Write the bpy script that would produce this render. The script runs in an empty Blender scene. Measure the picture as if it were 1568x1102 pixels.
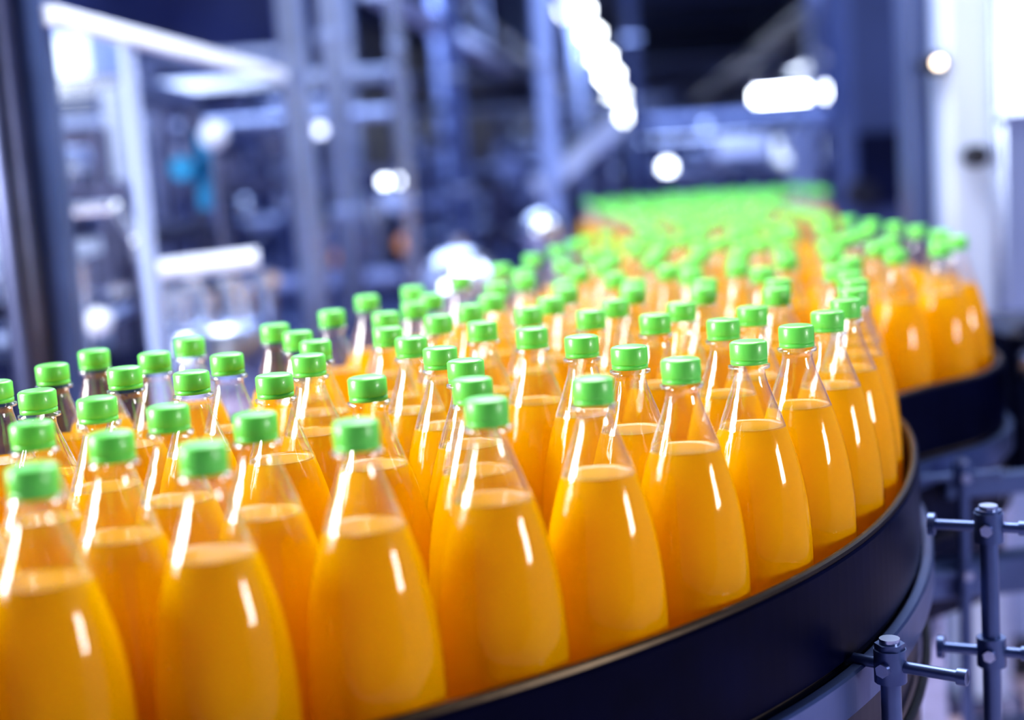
import bpy, bmesh, math, random
from mathutils import Vector, Matrix
random.seed(7)
scn = bpy.context.scene
scn.view_settings.view_transform = 'Standard'
try:
    scn.view_settings.look = 'Medium High Contrast'
except Exception:
    scn.view_settings.look = 'None'
scn.view_settings.exposure = 0.02
scn.cycles.max_bounces = 7; scn.cycles.diffuse_bounces = 3; scn.cycles.glossy_bounces = 3; scn.cycles.transmission_bounces = 5; scn.cycles.transparent_max_bounces = 12

# ---------------------------------------------------------------- materials
def principled(name, col, rough=0.5, metal=0.0, var=0.08, scale=20.0, coat=0.0, bump=0.0,
               emis=None, estr=0.0, stretch=(1,1,1), spec=.5):
    m = bpy.data.materials.new(name); m.use_nodes = True
    nt = m.node_tree; b = nt.nodes['Principled BSDF']
    tc = nt.nodes.new('ShaderNodeTexCoord'); mp = nt.nodes.new('ShaderNodeMapping')
    mp.inputs['Scale'].default_value = stretch
    nz = nt.nodes.new('ShaderNodeTexNoise'); nz.inputs['Scale'].default_value = scale
    nz.inputs['Detail'].default_value = 4
    nt.links.new(tc.outputs['Object'], mp.inputs['Vector']); nt.links.new(mp.outputs['Vector'], nz.inputs['Vector'])
    cr = nt.nodes.new('ShaderNodeValToRGB')
    lo = [max(0, c*(1-var)) for c in col]; hi = [min(1, c*(1+var)) for c in col]
    cr.color_ramp.elements[0].position = .3; cr.color_ramp.elements[1].position = .7
    cr.color_ramp.elements[0].color = (*lo, 1); cr.color_ramp.elements[1].color = (*hi, 1)
    nt.links.new(nz.outputs['Fac'], cr.inputs['Fac']); nt.links.new(cr.outputs['Color'], b.inputs['Base Color'])
    b.inputs['Roughness'].default_value = rough; b.inputs['Metallic'].default_value = metal
    b.inputs['Coat Weight'].default_value = coat; b.inputs['Specular IOR Level'].default_value = spec
    if bump:
        bp = nt.nodes.new('ShaderNodeBump'); bp.inputs['Strength'].default_value = bump; bp.inputs['Distance'].default_value = .01
        nt.links.new(nz.outputs['Fac'], bp.inputs['Height']); nt.links.new(bp.outputs['Normal'], b.inputs['Normal'])
    if emis:
        b.inputs['Emission Color'].default_value = (*emis, 1); b.inputs['Emission Strength'].default_value = estr
    return m

M = {}
M['cap'] = principled('green_cap_plastic', (.17, .74, .11), .35, var=.05, coat=.2)
M['steel'] = principled('brushed_steel', (.45, .53, .76), .28, 1.0, .12, 8, stretch=(1, 1, 14))
M['steel_dark'] = principled('dark_steel', (.08, .09, .17), .35, .8, .2, 9)
M['steel_light'] = principled('polished_steel', (.75, .82, 1.0), .2, .9, .1, 6)
M['paint_light'] = principled('pale_blue_paint', (.34, .43, .72), .45, .0, .06, 4)
M['paint_white'] = principled('white_paint', (.70, .77, .95), .4, .0, .04, 4)
M['column_paint'] = principled('column_paint', (.50, .58, .80), .4, .0, .04, 4)
M['paint_mid'] = principled('grey_blue_paint', (.05, .075, .19), .5, .1, .15, 3)
M['paint_dark'] = principled('navy_paint', (.004, .007, .035), .4, .1, .3, 5, spec=.2)
M['rail_black'] = principled('black_rail_plastic', (.001, .002, .020), .35, 0, .3, 12, spec=.05)
M['rail_steel'] = principled('guide_rail_steel', (.09, .135, .30), .38, .7, .15, 10)
M['belt'] = principled('conveyor_belt', (.10, .08, .07), .45, .3, .3, 40)
M['cyan'] = principled('cyan_enamel', (.005, .17, .38), .35, 0, .1, 5)
M['amber'] = principled('amber_plastic', (.55, .22, .08), .4, 0, .1, 5, emis=(1, .45, .12), estr=.2)
M['rubber'] = principled('black_rubber', (.008, .010, .025), .5, 0, .3, 8)
M['lamp'] = principled('lamp_tube_glow', (1, 1, 1), .4, emis=(.90, .96, 1), estr=20)
M['led'] = principled('indicator_glow', (1, 1, 1), .4, emis=(.8, .88, 1), estr=10)  # small glowing spots put in to give bright bokeh discs
M['led_dim'] = principled('indicator_dim_glow', (1, 1, 1), .4, emis=(.7, .78, 1), estr=3)
M['led_warm'] = principled('indicator_warm_glow', (1, .9, .8), .4, emis=(1, .78, .55), estr=8)
M['window'] = principled('daylight_glass', (.8, .9, 1), .2, emis=(.75, .86, 1), estr=1.1)  # emission put into panels for bright patches, no daylight behind them
M['juice_top'] = principled('orange_juice_surface', (.66, .30, .0), .15, 0, .1, 6, spec=.15)  # juice colour darkened so the top-lit surface does not outshine the body

def juice_material():
    m = bpy.data.materials.new('orange_juice'); m.use_nodes = True
    nt = m.node_tree; nt.nodes.clear(); L = nt.links.new
    out = nt.nodes.new('ShaderNodeOutputMaterial')
    tc = nt.nodes.new('ShaderNodeTexCoord'); nz = nt.nodes.new('ShaderNodeTexNoise'); nz.inputs['Scale'].default_value = 9
    cr = nt.nodes.new('ShaderNodeValToRGB'); cr.color_ramp.elements[0].color = (1, .60, .0, 1); cr.color_ramp.elements[1].color = (1, .67, .0, 1)
    df = nt.nodes.new('ShaderNodeBsdfDiffuse'); tl = nt.nodes.new('ShaderNodeBsdfTranslucent')
    mix = nt.nodes.new('ShaderNodeMixShader'); mix.inputs[0].default_value = .5
    L(tc.outputs['Object'], nz.inputs['Vector']); L(nz.outputs['Fac'], cr.inputs['Fac'])
    L(cr.outputs['Color'], df.inputs['Color']); L(cr.outputs['Color'], tl.inputs['Color'])
    L(df.outputs[0], mix.inputs[1]); L(tl.outputs[0], mix.inputs[2]); L(mix.outputs[0], out.inputs['Surface'])
    return m
M['juice'] = juice_material()
def pet_material(name, base, edge, rough, bump, power):
    m = bpy.data.materials.new(name); m.use_nodes = True
    nt = m.node_tree; nt.nodes.clear()
    out = nt.nodes.new('ShaderNodeOutputMaterial')
    tr = nt.nodes.new('ShaderNodeBsdfTransparent'); tr.inputs['Color'].default_value = (.98, .98, .99, 1)
    gl = nt.nodes.new('ShaderNodeBsdfGlossy'); gl.inputs['Roughness'].default_value = rough
    gl.inputs['Color'].default_value = (1, 1, 1, 1)
    lw = nt.nodes.new('ShaderNodeLayerWeight'); lw.inputs['Blend'].default_value = .5
    pw = nt.nodes.new('ShaderNodeMath'); pw.operation = 'POWER'; pw.inputs[1].default_value = power
    ma = nt.nodes.new('ShaderNodeMath'); ma.operation = 'MULTIPLY_ADD'; ma.inputs[1].default_value = edge; ma.inputs[2].default_value = base
    mix = nt.nodes.new('ShaderNodeMixShader')
    nz = nt.nodes.new('ShaderNodeTexNoise'); nz.inputs['Scale'].default_value = 45
    tc = nt.nodes.new('ShaderNodeTexCoord')
    bp = nt.nodes.new('ShaderNodeBump'); bp.inputs['Strength'].default_value = bump; bp.inputs['Distance'].default_value = .004
    L = nt.links.new
    L(tc.outputs['Object'], nz.inputs['Vector']); L(nz.outputs['Fac'], bp.inputs['Height']); L(bp.outputs['Normal'], gl.inputs['Normal'])
    L(lw.outputs['Facing'], pw.inputs[0]); L(pw.outputs[0], ma.inputs[0]); L(ma.outputs[0], mix.inputs['Fac'])
    L(tr.outputs[0], mix.inputs[1]); L(gl.outputs[0], mix.inputs[2]); L(mix.outputs[0], out.inputs['Surface'])
    return m
M['pet'] = pet_material('clear_pet_plastic', .032, .30, .07, .06, 4.5)
M['pet_neck'] = pet_material('clear_pet_plastic_neck', .075, .9, .08, .25, 2.0)

# ---------------------------------------------------------------- mesh builder
class B:
    def __init__(s): s.v = []; s.f = []; s.m = []; s.sm = []; s.mats = []
    def mi(s, mat):
        if mat not in s.mats: s.mats.append(mat)
        return s.mats.index(mat)
    def add(s, vs, fs, mat, smooth=False):
        o = len(s.v); s.v += [tuple(v) for v in vs]; k = s.mi(mat)
        for f in fs: s.f.append([i+o for i in f]); s.m.append(k); s.sm.append(smooth)
    def box(s, c, size, mat, rz=0.0, d=None):
        hx, hy, hz = [a/2 for a in size]; bev = min(hx, hy, hz)*.18
        bm = bmesh.new(); bmesh.ops.create_cube(bm, size=1)
        for v in bm.verts: v.co = Vector((v.co.x*size[0], v.co.y*size[1], v.co.z*size[2]))
        bmesh.ops.bevel(bm, geom=list(bm.edges), offset=bev, segments=1, affect='EDGES')
        R = Matrix.Rotation(rz, 3, 'Z') if d is None else d
        bm.verts.index_update()
        vs = [R @ v.co + Vector(c) for v in bm.verts]; fs = [[v.index for v in f.verts] for f in bm.faces]
        bm.free(); s.add(vs, fs, mat)
    def beam(s, p0, p1, w, h, mat):
        p0 = Vector(p0); p1 = Vector(p1); y = (p1-p0); L = y.length; y.normalize()
        x = y.cross(Vector((0, 0, 1)))
        if x.length < 1e-4: x = Vector((1, 0, 0))
        x.normalize(); z = x.cross(y)
        s.box((p0+p1)/2, (w, L, h), mat, d=Matrix((x, y, z)).transposed())
    def cyl(s, p0, p1, r, mat, r1=None, n=16):
        p0 = Vector(p0); p1 = Vector(p1); r1 = r if r1 is None else r1
        d = (p1-p0).normalized(); a = d.orthogonal().normalized(); b = d.cross(a)
        vs = []
        for p, rr in ((p0, r), (p1, r1)):
            for i in range(n):
                t = 2*math.pi*i/n; vs.append(p+(a*math.cos(t)+b*math.sin(t))*rr)
        s.add(vs, [[i, (i+1) % n, n+(i+1) % n, n+i] for i in range(n)], mat, True)
        s.add(vs[:n], [list(range(n))[::-1]], mat); s.add(vs[n:], [list(range(n))], mat)
    def lathe(s, c, prof, mat, n=24, smooth=True):
        vs = []; fs = []
        for r, z in prof:
            for i in range(n):
                t = 2*math.pi*i/n; vs.append((c[0]+r*math.cos(t), c[1]+r*math.sin(t), c[2]+z))
        for j in range(len(prof)-1):
            for i in range(n):
                fs.append([j*n+i, j*n+(i+1) % n, (j+1)*n+(i+1) % n, (j+1)*n+i])
        s.add(vs, fs, mat, smooth)
    def ball(s, c, r, mat, sz=1.0, n=20):
        s.lathe(c, [(r*math.sin(math.pi*k/12)+1e-5, -r*sz*math.cos(math.pi*k/12)) for k in range(13)], mat, n)
    def pipe(s, pts, r, mat, n=12):
        for a, b in zip(pts[:-1], pts[1:]): s.cyl(a, b, r, mat, n=n)
        for p in pts[1:-1]: s.ball(p, r*1.06, mat, n=n)
    def flange(s, p, axis, r, mat):
        a = Vector(axis).normalized()*.012; p = Vector(p); s.cyl(p-a, p+a, r, mat)
    def obj(s, name, parent=None, loc=None):
        me = bpy.data.meshes.new(name); me.from_pydata(s.v, [], s.f); me.update()
        for m in s.mats: me.materials.append(m)
        me.polygons.foreach_set('material_index', s.m); me.polygons.foreach_set('use_smooth', s.sm)
        o = bpy.data.objects.new(name, me); scn.collection.objects.link(o)
        if parent: o.parent = parent
        if loc: o.location = loc
        return o
def empty(name):
    e = bpy.data.objects.new(name, None); e.empty_display_size = .1; scn.collection.objects.link(e); return e

# ---------------------------------------------------------------- dimensions
BED = .92; HB = .27; CAMZ = BED+HB+.162
C0 = Vector((-.58, 1.80)); R1 = 1.01
def flat(a):
    t = max(0, min(1, (a+42)/28)); return .018*t*t*(3-2*t)

def catmull(pts, n=8):
    out = []
    P = [pts[0]]+list(pts)+[pts[-1]]
    for i in range(1, len(P)-2):
        p0, p1, p2, p3 = [Vector(p) for p in P[i-1:i+3]]
        for k in range(n):
            t = k/n
            out.append(.5*((2*p1)+(p2-p0)*t+(2*p0-5*p1+4*p2-p3)*t*t+(3*p1-p0-3*p2+p3)*t**3))
    out.append(Vector(P[-1])); return out
def arc(R, a0, a1, n):
    out = []
    for i in range(n+1):
        a = a0+(a1-a0)*i/n; r = R-flat(a); out.append((C0.x+r*math.cos(math.radians(a)), C0.y+r*math.sin(math.radians(a))))
    return out
outer = catmull(arc(R1+.052, -120, -8, 24)+[(.472, 1.80), (.545, 1.885), (.655, 1.97), (.73, 2.13), (.745, 2.45), (.73, 2.8), (.73, 3.3), (.80, 4.1), (1.04, 4.35), (1.05, 5.0)], 5)
inner = catmull(arc(.36, -120, -15, 14)+[(-.20, 1.86), (-.06, 2.2), (.06, 2.6), (.14, 2.88), (.26, 3.05), (.27, 3.4), (.25, 4.2), (.24, 5.0)], 5)

def sweep(path, prof, mat, name, parent, smooth=True):
    n = len(prof); vs = []; fs = []
    for i, p in enumerate(path):
        d = (path[min(i+1, len(path)-1)]-path[max(i-1, 0)]).normalized(); nrm = Vector((d.y, -d.x))
        for o, z in prof: vs.append((p.x+nrm.x*o, p.y+nrm.y*o, z))
    for i in range(len(path)-1):
        for k in range(n): fs.append([i*n+k, i*n+(k+1) % n, (i+1)*n+(k+1) % n, (i+1)*n+k])
    fs.append(list(range(n))[::-1]); fs.append([(len(path)-1)*n+k for k in range(n)])
    b = B(); b.add(vs, fs, mat, False); return b.obj(name, parent)
def rect(o0, o1, z0, z1, c=.002): return [(o0, z0+c), (o0+c, z0), (o1-c, z0), (o1, z0+c), (o1, z1-c), (o1-c, z1), (o0+c, z1), (o0, z1-c)]
def rod(o, z, r, n=10): return [(o+r*math.cos(2*math.pi*k/n), z+r*math.sin(2*math.pi*k/n)) for k in range(n)]

conv = empty('curved_bottle_conveyor')
RT = BED+HB-.185
sweep(outer, rect(0, .010, RT-.088, RT), M['rail_black'], 'guide_rail_outer', conv)
M['lip'] = principled('bronze_rail_lip', (.05, .035, .022), .35, .8, .2, 10)  # warm tint stands in for the orange reflection along the rail edge
sweep(outer, rod(.004, RT+.001, .0042), M['lip'], 'guide_rail_lip', conv)
sweep(outer, rect(.010, .022, RT-.128, RT-.092), M['rail_steel'], 'side_strip_outer', conv)
sweep(outer, rect(-.03, .004, BED-.24, RT-.095), M['paint_dark'], 'side_frame_outer', conv)
sweep(outer, rod(.012, BED-.12, .005), M['rubber'], 'cable_outer', conv)
sweep(inner, rect(-.010, 0, BED+.002, BED+.07), M['rail_steel'], 'guide_rail_inner', conv)
sweep(inner, rect(-.012, .01, BED-.22, BED-.0), M['steel_dark'], 'side_frame_inner', conv)
# bed
bm = bmesh.new()
vs = [bm.verts.new((p.x, p.y, BED)) for p in outer]+[bm.verts.new((p.x, p.y, BED)) for p in reversed(inner)]
f = bm.faces.new(vs)
if f.normal.z < 0: f.normal_flip()
bmesh.ops.triangulate(bm, faces=[f])
r = bmesh.ops.extrude_face_region(bm, geom=list(bm.faces))
for v in r['geom']:
    if isinstance(v, bmesh.types.BMVert): v.co.z -= .03
bmesh.ops.recalc_face_normals(bm, faces=list(bm.faces))
me = bpy.data.meshes.new('belt'); bm.to_mesh(me); bm.free(); me.materials.append(M['belt'])
o = bpy.data.objects.new('belt', me); scn.collection.objects.link(o); o.parent = conv
# legs and cross frame
b = B()
for (x, y) in [(-.4, .95), (.05, 1.25), (.3, 1.55), (-.3, 1.65), (.62, 2.15), (.2, 2.7), (.68, 3.2), (.35, 3.3), (.4, 4.6), (.9, 4.6)]:
    b.box((x, y, (BED-.03)/2), (.05, .05, BED-.03), M['steel']); b.cyl((x, y, 0), (x, y, .03), .05, M['rubber'])
b.beam((.3, 1.55, .6), (.62, 2.15, .6), .05, .06, M['rail_steel'])
b.beam((-.4, .95, .5), (.05, 1.25, .5), .05, .06, M['rail_steel'])
b.obj('legs', conv)
# outboard frame beams seen at the right
b = B()
b.beam((.53, 1.87, .745), (1.5, 1.96, .745), .04, .052, M['rail_steel'])
b.beam((.57, 1.88, .868), (1.5, 1.96, .868), .026, .028, M['rail_steel'])
b.beam((.74, 2.3, .33), (1.6, 2.34, .33), .04, .04, M['paint_mid'])
b.box((1.38, 2.02, .45), (.06, .06, .90), M['rail_steel'])
b.box((1.02, 2.15, .94), (.46, .12, .12), M['paint_dark'])
b.box((1.05, 2.35, .90), (.50, .20, .26), M['paint_dark'])
b.cyl((.80, 2.02, .90), (1.0, 2.02, .90), .035, M['rubber'])
b.cyl((.74, 2.0, 1.0), (.74, 1.96, 1.0), .022, M['steel_dark'])
b.cyl((.86, 2.08, .97), (.95, 2.08, .97), .022, M['steel_dark'])
b.obj('drive_frame', conv)

# guide rail brackets
def bracket(px, py, ztop, zrod, ang, l0, l1, zlow=None, zbase=.0):
    b = B(); d = Vector((math.cos(ang), math.sin(ang), 0)); t = Vector((-d.y, d.x, 0)); P = Vector((px, py, 0))
    b.cyl(P+Vector((0, 0, zbase)), P+Vector((0, 0, ztop-.012)), .0085, M['rail_steel'])
    b.cyl(P+Vector((0, 0, ztop-.018)), P+Vector((0, 0, ztop-.004)), .0125, M['rail_steel'], n=6)
    b.cyl(P+Vector((0, 0, ztop-.004)), P+Vector((0, 0, ztop)), .0085, M['steel'])
    for z, a, c in [(zrod, l0, l1)]+([(zlow, l0*.9, l1)] if zlow else []):
        Z = Vector((0, 0, z))
        b.cyl(P+Z+d*a, P+Z+d*c, .005, M['rail_steel'])
        b.cyl(P+Z+d*a, P+Z+d*(a+.006), .011, M['rail_steel'])
        b.cyl(P+Z+d*(c-.008), P+Z+d*c, .007, M['rail_steel'])
        b.cyl(P+Z-Vector((0, 0, .014)), P+Z+Vector((0, 0, .014)), .0135, M['rail_steel'])
        b.cyl(P+Z-t*.018, P+Z+t*.018, .006, M['steel'], n=6)
    b.obj('rail_bracket', conv)
bracket(.295, 1.128, .938, .915, math.radians(-38), -.055, .065, .80, .35)
bracket(.437, 1.30, .998, .977, math.radians(-26), -.055, .035, .855, .3)
bracket(.585, 1.84, .915, .893, math.radians(0), -.07, .05, .76, .35)
bracket(-.1, .72, .86, .84, math.radians(-70), -.04, .06, .7, .35)

# ---------------------------------------------------------------- bottles
def bottle_mesh():
    b = B(); n = 48
    prof_t = [(.0128, .012), (.0128, .0190), (.0170, .0198), (.0170, .0225), (.0130, .0232), (.0131, .028), (.0144, .034), (.0171, .042), (.0205, .051), (.0243, .061), (.0281, .071), (.0309, .079),
              (.0345, .091), (.0381, .105), (.0411, .119), (.0434, .134), (.0450, .150), (.0460, .168), (.0463, .186), (.0460, .205), (.0453, .222), (.0455, .236), (.0450, .250), (.041, .264), (.034, .2695), (.02, .266), (.0001, .262)]
    lvl = .071
    def flute(t): return max(0, min(1, (t-.110)/.035))*max(0, min(1, (.236-t)/.02))
    def rings(prof, mat, off=0.0, amp=.024):
        vs = []; fs = []
        for r, t in prof:
            k = flute(t)
            for i in range(n):
                a = 2*math.pi*i/n
                rr = max(1e-4, (r-off)*(1+amp*k*(abs(math.cos(4*a))-.75)))
                vs.append((rr*math.cos(a), rr*math.sin(a), HB-t))
        for j in range(len(prof)-1):
            for i in range(n):
                fs.append([j*n+i, (j+1)*n+i, (j+1)*n+(i+1) % n, j*n+(i+1) % n])
        b.add(vs, fs, mat, True)
    k = 10
    rings(prof_t[:k+1], M['pet_neck'])
    rings(prof_t[k:], M['pet'])
    rings([(.0001, lvl), (.020, lvl), (.0262, lvl-.0001), (.0275, lvl-.0010)], M['juice_top'], .0011)
    rings([(.0275, lvl-.0010), (.0281, lvl)]+[(r, t) for r, t in prof_t if t > lvl+.003], M['juice'], .0011)
    # cap with tamper ring and ribs
    N = 96; cp = [(.0001, 0), (.0125, 0), (.0142, .0006), (.0150, .002), (.0150, .0138), (.0150, .0145), (.0143, .0147), (.0143, .0153), (.0151, .0156), (.0151, .0186), (.0130, .0186)]
    vs = []; fs = []
    for r, t in cp:
        for i in range(N):
            a = 2*math.pi*i/N; rr = r*(1.022 if (i % 2 and .0019 < t < .0142) else 1)
            vs.append((rr*math.cos(a), rr*math.sin(a), HB-t))
    for j in range(len(cp)-1):
        for i in range(N): fs.append([j*N+i, (j+1)*N+i, (j+1)*N+(i+1) % N, j*N+(i+1) % N])
    b.add(vs, fs, M['cap'], True)
    me = bpy.data.meshes.new('juice_bottle'); me.from_pydata(b.v, [], b.f); me.update()
    for m in b.mats: me.materials.append(m)
    me.polygons.foreach_set('material_index', b.m); me.polygons.foreach_set('use_smooth', b.sm)
    return me
bm_ = bottle_mesh()
pos = []
def far_enough(x, y, d=.0935): return all((x-a)**2+(y-c)**2 > d*d for a, c in pos)
ring1 = [-106.5, -101, -95.5, -90, -84.5, -79.0, -73.3, -67.6, -61.9, -56.3, -50.9, -45.4, -40.0, -34.6, -29.1, -23.6, -18.1, -12.6, -7.1, -1.6]
for a in ring1:
    t = math.radians(a); r = R1-flat(a); pos.append((C0.x+r*math.cos(t), C0.y+r*math.sin(t)))
for k in range(1, 8):
    R = R1-.0845*k
    for sgn in (-1, 1):
        a = -53.6 if sgn < 0 else -53.4
        while -108 < a < 6:
            t = math.radians(a); r = R-flat(a); x = C0.x+r*math.cos(t); y = C0.y+r*math.sin(t)
            if not (k > 3 and a < -75 and random.random() < .03) and far_enough(x, y, .0935): pos.append((x+random.uniform(-.0006, .0006), y+random.uniform(-.0006, .0006)))
            a += sgn*.25
poly = [(.41, 1.80), (.48, 1.89), (.59, 1.975), (.668, 2.13), (.685, 2.45), (.67, 2.8), (.67, 3.3), (.73, 4.1), (.98, 4.38), (.99, 4.95), (.31, 4.95), (.32, 4.2), (.33, 3.4), (.33, 3.05), (.21, 2.85), (.12, 2.6), (0, 2.2), (-.13, 1.86), (-.14, 1.8)]
def inside(x, y):
    c = False; j = len(poly)-1
    for i in range(len(poly)):
        xi, yi = poly[i]; xj, yj = poly[j]
        if (yi > y) != (yj > y) and x < (xj-xi)*(y-yi)/(yj-yi)+xi: c = not c
        j = i
    return c
# boundary bottles first so the outer line reads clean
for path, off in ((outer, -.053), (inner, .056)):
    for i, p in enumerate(path):
        if p.y < 1.78: continue
        d = (path[min(i+1, len(path)-1)]-path[max(i-1, 0)]).normalized()
        x = p.x+d.y*off; y = p.y-d.x*off
        if y < 4.96 and far_enough(x, y, .095): pos.append((x, y))
y = 1.72
while y < 4.95:
    x = -.3
    while x < 1.05:
        if inside(x, y) and far_enough(x, y, .0935): pos.append((x, y))
        x += .006
    y += .028
bottles = empty('orange_juice_bottles')
for i, (x, y) in enumerate(pos):
    o = bpy.data.objects.new('bottle_%d' % (i+1), bm_); scn.collection.objects.link(o)
    o.location = (x, y, BED+.0005); o.rotation_euler = (0, 0, random.uniform(0, 6.28)); o.parent = bottles

# ---------------------------------------------------------------- hall shell
def quad(name, pts, mat, th=.0):
    b = B(); b.add(pts, [[0, 1, 2, 3]], mat); return b.obj(name)
M['floor'] = principled('epoxy_floor', (.85, .68, .80), .3, 0, .12, 2, coat=.2)
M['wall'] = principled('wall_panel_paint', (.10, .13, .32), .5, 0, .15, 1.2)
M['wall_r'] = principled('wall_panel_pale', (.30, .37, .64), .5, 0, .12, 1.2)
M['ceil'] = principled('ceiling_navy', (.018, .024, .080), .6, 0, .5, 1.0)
H = 3.3; Y0 = -2.5; Y1 = 55
xl = lambda y: -3.4+.1*y
xr = lambda y: 4.8+.1*y
quad('floor', [(xl(Y0), Y0, 0), (xr(Y0), Y0, 0), (xr(Y1), Y1, 0), (xl(Y1), Y1, 0)], M['floor'])
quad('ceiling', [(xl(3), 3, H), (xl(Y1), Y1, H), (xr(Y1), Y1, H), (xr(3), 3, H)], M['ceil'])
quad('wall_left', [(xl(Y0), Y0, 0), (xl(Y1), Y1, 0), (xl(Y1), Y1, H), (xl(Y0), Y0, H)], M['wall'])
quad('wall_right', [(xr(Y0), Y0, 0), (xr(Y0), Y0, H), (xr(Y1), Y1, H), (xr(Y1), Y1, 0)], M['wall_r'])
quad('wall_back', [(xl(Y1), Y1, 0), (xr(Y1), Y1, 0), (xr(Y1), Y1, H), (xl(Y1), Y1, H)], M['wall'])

# overhead services: beams, pipes, cable trays
ov = empty('overhead_pipes_and_cable_trays')
b = B()
for k in range(14):
    y = 8+k*3.2; b.beam((xl(y)+.05, y, H-.12), (xr(y)-.05, y, H-.12), .16, .22, M['paint_mid'])
b.obj('ceiling_beams', ov)
b = B()
for (ox, z, r, mat) in [(-1.4, 2.6, .05, 'steel'), (2.0, 2.8, .14, 'steel'), (2.8, 2.6, .07, 'paint_mid'), (3.6, 2.85, .12, 'steel')]:
    b.cyl((ox+.6, 6, z), (ox+5.4, 54, z), r, M[mat])
    for y in range(8, 52, 5): b.cyl((ox+.1*y, y, z), (ox+.1*y, y, H), .012, M['steel'])
for y in (19, 27): b.cyl((xl(y)+.3, y, 2.45), (xr(y)-.3, y, 2.45), .05, M['steel'])
b.obj('pipes', ov)
b = B()
b.beam((-.57, 7.5, 2.25), (.26, 15.8, 2.25), .16, .07, M['paint_white'])
b.beam((-.02, 6.5, 2.55), (1.2, 18.6, 2.55), .10, .06, M['steel_light'])
for t in (0, .33, .66, 1): b.cyl((-.57+.83*t, 7.5+8.3*t, 2.25), (-.57+.83*t, 7.5+8.3*t, H), .015, M['steel'])
for t in (0, .33, .66, 1): b.cyl((-.02+1.22*t, 6.5+12.1*t, 2.55), (-.02+1.22*t, 6.5+12.1*t, H), .015, M['steel'])
b.obj('trays', ov)
# lamps
def strip_light(x, y, z, L, r=.07):
    b = B(); dx, dy = 1, -.1; n = math.hypot(dx, dy); dx, dy = dx/n*L/2, dy/n*L/2
    b.cyl((x-dx, y-dy, z), (x+dx, y+dy, z), r, M['lamp']); b.beam((x-dx, y-dy, z+r+.02), (x+dx, y+dy, z+r+.02), r*2.6, .05, M['paint_white'])
    for s in (-.8, .8): b.cyl((x+dx*s, y+dy*s, z+r), (x+dx*s, y+dy*s, H), .008, M['steel'])
    b.obj('strip_light')
def bay_lamp(x, y, z, r):
    b = B(); b.ball((x, y, z), r, M['lamp'], sz=.8)
    b.lathe((x, y, z+r*.4), [(r*1.05, 0), (r*1.0, r*.15), (r*.5, r*.5), (r*.2, r*.6), (.001, r*.6)], M['paint_mid'])
    b.cyl((x, y, z+r), (x, y, H), .012, M['steel']); b.obj('high_bay_lamp')
for y, r in ((13.5, .085), (16.2, .10), (20.4, .125), (25.4, .155), (34.5, .21), (52, .34)):
    bay_lamp(.86+.1*(y-13.5), y, CAMZ+1.3, r)
strip_light(7.2, 35, 2.32, 1.7, .18)

# ---------------------------------------------------------------- bottle filling machine incl. its guard frame
def columns(lst):
    for x, y, w, mat in lst:
        b = B()
        b.box((x, y, H/2), (w, w, H), M[mat])
        b.box((x, y, .02), (w*1.6, w*1.6, .04), M['steel_dark'])
        for z in (.6, 1.2, 1.8, 2.4): b.box((x, y, z), (w*1.2, w*1.2, .03), M['steel'])
        b.obj('steel_support_column')
columns([(-.54, 5.0, .085, 'steel'), (-.36, 5.6, .05, 'steel_light'), (-.20, 7.6, .10, 'paint_mid'), (-.80, 8.0, .10, 'steel'), (.27, 7.2, .09, 'paint_light'),
         (1.35, 14, .14, 'paint_mid'), (.75, 12.6, .1, 'steel'), (-.35, 10.9, .16, 'paint_light'), (.55, 16, .16, 'paint_light'), (2.9, 13, .12, 'steel')])

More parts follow.
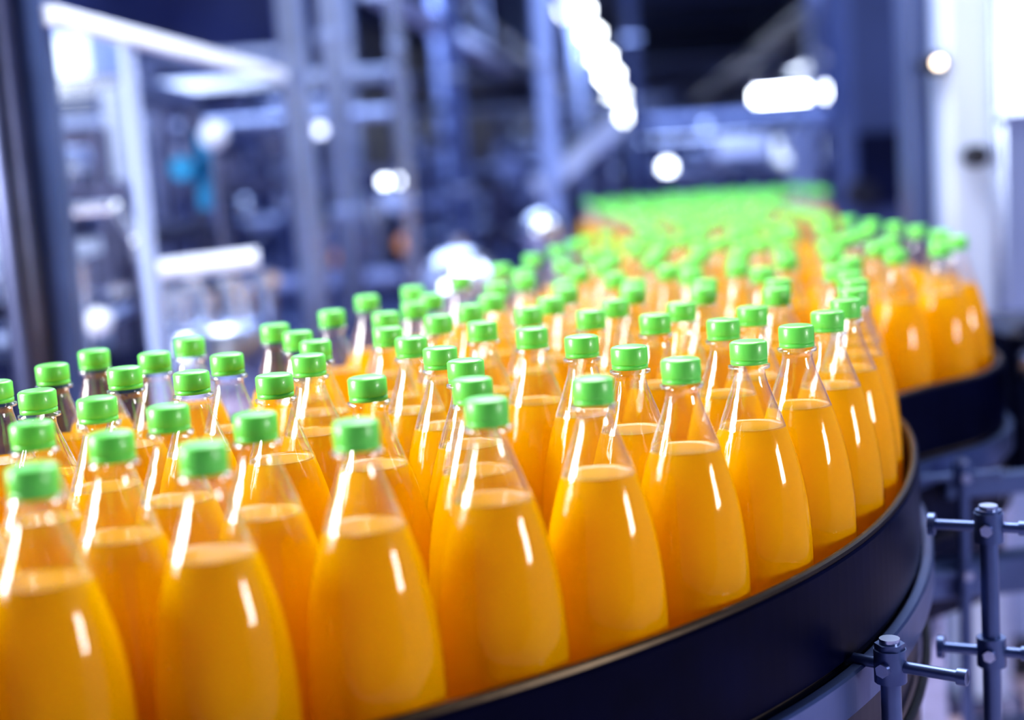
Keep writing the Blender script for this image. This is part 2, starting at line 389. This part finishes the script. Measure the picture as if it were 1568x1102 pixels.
def machine(cx, cy, w, d, h, seed, palette=('steel', 'steel_light', 'paint_light', 'paint_mid', 'steel_dark', 'steel', 'paint_dark', 'steel_dark')):
    rnd = random.Random(seed); b = B(); P = lambda: M[rnd.choice(palette)]
    b.box((cx, cy, h*.22), (w, d, h*.44-.06), M['paint_mid'])
    for sx in (-1, 1):
        for sy in (-1, 1):
            b.box((cx+sx*w*.46, cy+sy*d*.46, h/2), (.06, .06, h), P()); b.cyl((cx+sx*w*.4, cy+sy*d*.4, 0), (cx+sx*w*.4, cy+sy*d*.4, .05), .04, M['rubber'])
    for z in (h*.5, h*.75, h):
        for sy in (-1, 1): b.beam((cx-w*.48, cy+sy*d*.46, z), (cx+w*.48, cy+sy*d*.46, z), .05, .05, P())
        for sx in (-1, 1): b.beam((cx+sx*w*.46, cy-d*.48, z), (cx+sx*w*.46, cy+d*.48, z), .05, .05, P())
    nf = max(5, int(w*9))
    for i in range(nf):
        x = cx-w*.42+w*.84*i/(nf-1); y = cy-d*.3+rnd.uniform(-.05, .15); z0 = h*.44; z1 = h*rnd.uniform(.55, .98); r = rnd.uniform(.018, .05)
        b.cyl((x, y, z0), (x, y, z1), r, P()); b.flange((x, y, z1), (0, 0, 1), r*1.6, M['steel_light']); b.flange((x, y, (z0+z1)/2), (0, 0, 1), r*1.5, P())
        if rnd.random() < .6: b.ball((x, y, z1+r), r*1.3, P())
        if rnd.random() < .6:
            x2 = max(cx-w*.46, min(cx+w*.46, x+rnd.uniform(-.4, .4))); b.pipe([(x, y-.03, z1-.05), (x, y-.15, z1-.05), (x2, y-.15, z1-.05), (x2, y-.15, h*.46)], rnd.uniform(.012, .028), P())
    for i in range(int(w*5)):
        x = cx+rnd.uniform(-.42, .42)*w; z = h*rnd.uniform(.1, .9); s = rnd.uniform(.06, .2)
        b.box((x, cy-d*.5-.02, z), (s, .05, s*rnd.uniform(.5, 1.6)), P())
        x = cx+rnd.uniform(-.45, .45)*w; z = h*rnd.uniform(.3, .9)
        b.cyl((x, cy-d*.5, z), (x, cy-d*.5-.05, z), rnd.uniform(.03, .08), P())
    for i in range(int(w*3)):
        z = h*rnd.uniform(.45, .95); b.cyl((cx-w*.5, cy-d*.4, z), (cx+w*.5, cy-d*.4, z), rnd.uniform(.012, .03), P())
    return b
GLOW = M['led']; GLOW_DIM = M['led_dim']
filler = empty('bottle_filling_machine')
b = B()
b.cyl((-.742, 2.2, 0), (-.742, 2.2, H), .034, M['steel_dark'], n=24)
b.box((-.688, 2.22, H/2), (.036, .05, H), M['rail_steel'])
b.beam((-.66, 2.2, 1.612), (-.566, 3.93, 1.612), .026, .030, M['paint_white'])
b.cyl((-.648, 2.6, 0), (-.648, 2.6, 1.61), .016, M['paint_light'])
b.cyl((-.648, 2.6, .9), (-.57, 3.93, .9), .014, M['steel'])
b.box((-.535, 3.95, H/2), (.075, .07, H), M['steel'])
for z in (.5, 1.9): b.cyl((-.742, 2.2, z), (-.742, 2.2, z+.05), .040, M['steel'])
b.obj('guard_frame', filler)
b = machine(-1.55, 4.1, 1.3, 1.0, 1.60, 5)
b.cyl((-.975, 3.32, 1.39), (-.975, 3.20, 1.39), .030, M['steel_light'], n=24)
b.cyl((-.735, 3.40, 1.37), (-.735, 3.34, 1.38), .028, M['cyan'], n=24)
b.beam((-.70, 3.4, 1.28), (-.69, 3.4, 1.46), .03, .03, M['cyan'])
b.ball((-.655, 3.35, 1.45), .034, M['column_paint']); b.cyl((-.655, 3.35, 1.2), (-.655, 3.35, 1.45), .010, M['steel_dark'])
b.cyl((-.80, 3.2, 1.155), (-.56, 3.24, 1.165), .022, M['paint_white'])
b.cyl((-.81, 3.2, 1.155), (-.79, 3.2, 1.155), .04, M['steel'])
b.lathe((-.70, 3.3, .80), [(.001, 0), (.10, 0), (.13, .05), (.13, .2), (.12, .22), (.001, .22)], M['steel'], 28)
for k in range(10):
    a = k*.628; b.cyl((-.70+.10*math.cos(a), 3.3+.10*math.sin(a), 1.02), (-.70+.10*math.cos(a), 3.3+.10*math.sin(a), 1.10), .012, M['steel_light'])
b.lathe((-.70, 3.3, 0), [(.001, 0), (.09, 0), (.06, .1), (.06, .8), (.001, .8)], M['steel_dark'], 20)
for k in range(7):
    x = -1.12+.09*k; b.cyl((x, 3.45, .95), (x, 3.45, 1.12+.05*(k % 3)), .018, M[('steel', 'steel_light', 'steel_dark')[k % 3]]); b.flange((x, 3.45, 1.1), (0, 0, 1), .032, M['steel_light'])
b.box((-.95, 3.5, .5), (.75, .25, .9), M['paint_dark'])
b.pipe([(-1.1, 3.35, 1.3), (-.9, 3.35, 1.3), (-.86, 3.35, 1.22), (-.83, 3.35, 1.05)], .014, M['steel_light'])
b.ball((-.91, 3.15, 1.055), .03, M['paint_white']); b.cyl((-.91, 3.15, 1.055), (-.91, 3.42, 1.055), .015, M['steel'])
b.obj('filler_body', filler)
# control cabinet with screen
b = B()
b.box((-1.75, 6.0, 1.0), (.42, .35, 2.0), M['paint_light']); b.box((-1.72, 5.81, 1.74), (.22, .03, .42), M['window']); b.box((-1.75, 5.80, 1.2), (.3, .02, .5), M['paint_mid'])
b.cyl((-1.63, 5.79, 1.4), (-1.63, 5.76, 1.4), .03, M['rubber']); b.box((-1.75, 6, .05), (.46, .4, .1), M['rubber'])
b.obj('control_cabinet')
b = machine(-.93, 6.65, 1.1, .8, 1.75, 11)
b.cyl((-.74, 6.1, 1.52), (-.74, 6.05, 1.52), .022, GLOW_DIM); b.cyl((-.49, 6.15, 1.286), (-.49, 6.1, 1.286), .016, GLOW); b.cyl((-.42, 6.15, 1.286), (-.42, 6.1, 1.286), .016, GLOW)
b.cyl((-.42, 6.12, 1.02), (-.42, 6.07, 1.02), .04, M['amber']); b.cyl((-.70, 6.12, .98), (-.70, 6.07, .98), .035, M['amber'])
b.beam((-.49, 6.2, 1.28), (-.38, 6.2, 1.28), .06, .05, M['steel_dark'])
b.obj('bottle_rinsing_machine')
b = machine(-.1, 9.7, 1.1, .8, 1.7, 21); b.obj('capping_machine')
b = machine(-1.7, 9.5, 1.0, 1.0, 2.1, 31); b.obj('syrup_mixing_machine')
b = machine(1.9, 11.5, 1.6, 1.0, 1.55, 41)
b.box((2.28, 10.9, 1.26), (.34, .06, .17), M['window']); b.box((1.85, 10.9, 1.31), (.4, .06, .12), M['paint_white']); b.obj('labeling_machine')  # glowing box added for a bright white patch
b = machine(3.6, 15, 2.2, 1.4, 1.7, 51); b.obj('shrink_wrapping_machine')
b = machine(1.2, 19, 2.4, 1.4, 2.0, 61); b.obj('palletizing_machine')
# glowing ball on a post, added for a bright bokeh disc
b = B(); b.cyl((.94, 8, 0), (.94, 8, 1.2), .02, M['steel_dark']); b.ball((.94, 8, 1.235), .035, GLOW); b.cyl((.94, 8, 0), (.94, 8, .03), .1, M['steel_dark']); b.cyl((.94, 8, 1.19), (.94, 8, 1.21), .035, M['rubber']); b.obj('signal_beacon')
# domed kettle, float tank
b = B()
b.lathe((-.13, 4.0, 0), [(.001, .15), (.06, .17), (.115, .3), (.12, .98), (.122, 1.0), (.115, 1.03), (.09, 1.075), (.05, 1.105), (.001, 1.115)], M['steel_light'], 32)
b.cyl((-.13, 4, 1.11), (-.13, 4, 1.14), .02, M['steel'])
for a in (0, 2.1, 4.2): b.cyl((-.13+.09*math.cos(a), 4+.09*math.sin(a), 0), (-.13+.09*math.cos(a), 4+.09*math.sin(a), .3), .012, M['steel'])
b.obj('domed_steel_tank')
b = B(); b.ball((.13, 4.8, 1.10), .07, M['steel_light']); b.cyl((.13, 4.8, 0), (.13, 4.8, 1.03), .03, M['steel']); b.cyl((.13, 4.8, 0), (.13, 4.8, .03), .08, M['steel_dark']); b.flange((.13, 4.8, 1.02), (0, 0, 1), .05, M['steel']); b.obj('pressure_vessel')
# inclined chute
b = B(); b.beam((.20, 8, 1.15), (.68, 8, 1.52), .3, .13, M['paint_white'])
b.beam((.22, 7.86, 1.24), (.68, 7.86, 1.59), .02, .05, M['steel_light']); b.beam((.22, 8.14, 1.24), (.68, 8.14, 1.59), .02, .05, M['steel_light'])
b.cyl((.28, 8, 0), (.28, 8, 1.2), .03, M['steel']); b.cyl((.62, 8, 0), (.62, 8, 1.48), .03, M['steel']); b.obj('inclined_chute')

# ---------------------------------------------------------------- right side
b = B()
b.box((1.04, 3.2, H/2), (.105, .12, H), M['column_paint']); b.box((.950, 3.28, H/2), (.045, .10, H), M['paint_mid'])
b.box((.99, 3.24, H/2), (.02, .08, H), M['paint_light'])
b.box((1.02, 3.22, .02), (.22, .2, .04), M['steel_dark'])
b.cyl((1.035, 3.13, 1.285), (1.035, 3.09, 1.285), .024, M['rubber']); b.cyl((1.035, 3.15, 1.285), (1.035, 3.12, 1.285), .014, M['steel'])
b.cyl((.965, 3.2, 1.49), (.965, 3.13, 1.49), .022, M['rubber']); b.cyl((.965, 3.13, 1.49), (.965, 3.12, 1.49), .010, M['led_warm'])
b.cyl((1.085, 3.12, 0), (1.085, 3.12, H), .008, M['steel'])
b.obj('white_machine_column')
b = B()
b.box((1.51, 3.6, 1.15), (.74, .5, 2.3), M['paint_light']); b.box((1.33, 3.34, 1.66), (.34, .02, .54), M['window'])
b.box((1.33, 3.335, 1.38), (.38, .03, .02), M['steel']); b.box((1.17, 3.335, .85), (.015, .02, 1.0), M['steel']); b.box((1.51, 3.6, .05), (.76, .52, .1), M['rubber'])
b.cyl((1.3, 3.33, 1.0), (1.3, 3.29, 1.0), .02, M['steel']); b.obj('electrical_enclosure')
b = B(); b.box((1.62, 6.2, 1.1), (.3, .4, 2.2), M['paint_mid']); b.box((1.62, 5.98, 1.2), (.24, .03, .3), M['paint_dark']); b.box((1.35, 6.4, .7), (.14, .2, 1.4), M['steel_light']); b.cyl((1.5, 5.9, 1.1), (1.5, 6.0, 1.1), .06, M['rubber']); b.obj('machine_housing')

# ---------------------------------------------------------------- lights
def area(name, loc, target, size, energy, col, sy=None):
    l = bpy.data.lights.new(name, 'AREA'); l.energy = energy; l.color = col; l.size = size
    if sy: l.shape = 'RECTANGLE'; l.size_y = sy
    o = bpy.data.objects.new(name, l); scn.collection.objects.link(o); o.location = loc
    o.rotation_euler = (Vector(target)-Vector(loc)).to_track_quat('-Z', 'Y').to_euler()
area('ceiling_panel_light', (.3, 2.6, 3.1), (.2, 2.0, 0), 1.6, 125, (1, .99, .96))
area('left_window_light', (-2.6, 1.0, 1.95), (0, 1.3, 1.1), 1.0, 140, (.97, .99, 1), 1.6)
area('right_window_light', (2.2, .1, 1.50), (0, 1.1, 1.08), .42, 24, (1, .98, .95), .45)
area('hall_light_a', (-.8, 6, 3.2), (-.8, 6, 0), 3, 165, (.53, .66, 1))
area('hall_light_b', (1.0, 11, 3.2), (1.5, 13, 0), 3, 280, (.50, .62, 1))
area('hall_light_c', (2.2, 4.2, 3.0), (1.2, 3.2, .8), 1.2, 42, (.70, .78, 1))

w = bpy.data.worlds.new('hall_ambient'); scn.world = w; w.use_nodes = True
bg = w.node_tree.nodes['Background']; bg.inputs[0].default_value = (.22, .34, .95, 1); bg.inputs[1].default_value = .17

# ---------------------------------------------------------------- camera
cam = bpy.data.cameras.new('camera'); co = bpy.data.objects.new('camera', cam); scn.collection.objects.link(co)
cam.lens = 50; cam.sensor_width = 36; cam.clip_end = 200; cam.clip_start = .02
p = math.radians(8.1); r = math.radians(4.0)
fwd = Vector((0, math.cos(p), -math.sin(p))); up0 = Vector((0, math.sin(p), math.cos(p))); rt0 = Vector((1, 0, 0))
up = up0*math.cos(r)+rt0*math.sin(r); rt = rt0*math.cos(r)-up0*math.sin(r)
mt = Matrix((rt, up, -fwd)).transposed().to_4x4(); mt.translation = Vector((0, 0, CAMZ)); co.matrix_world = mt
cam.dof.use_dof = True; cam.dof.focus_distance = 1.19; cam.dof.aperture_fstop = 1.9; cam.dof.aperture_blades = 8
scn.camera = co
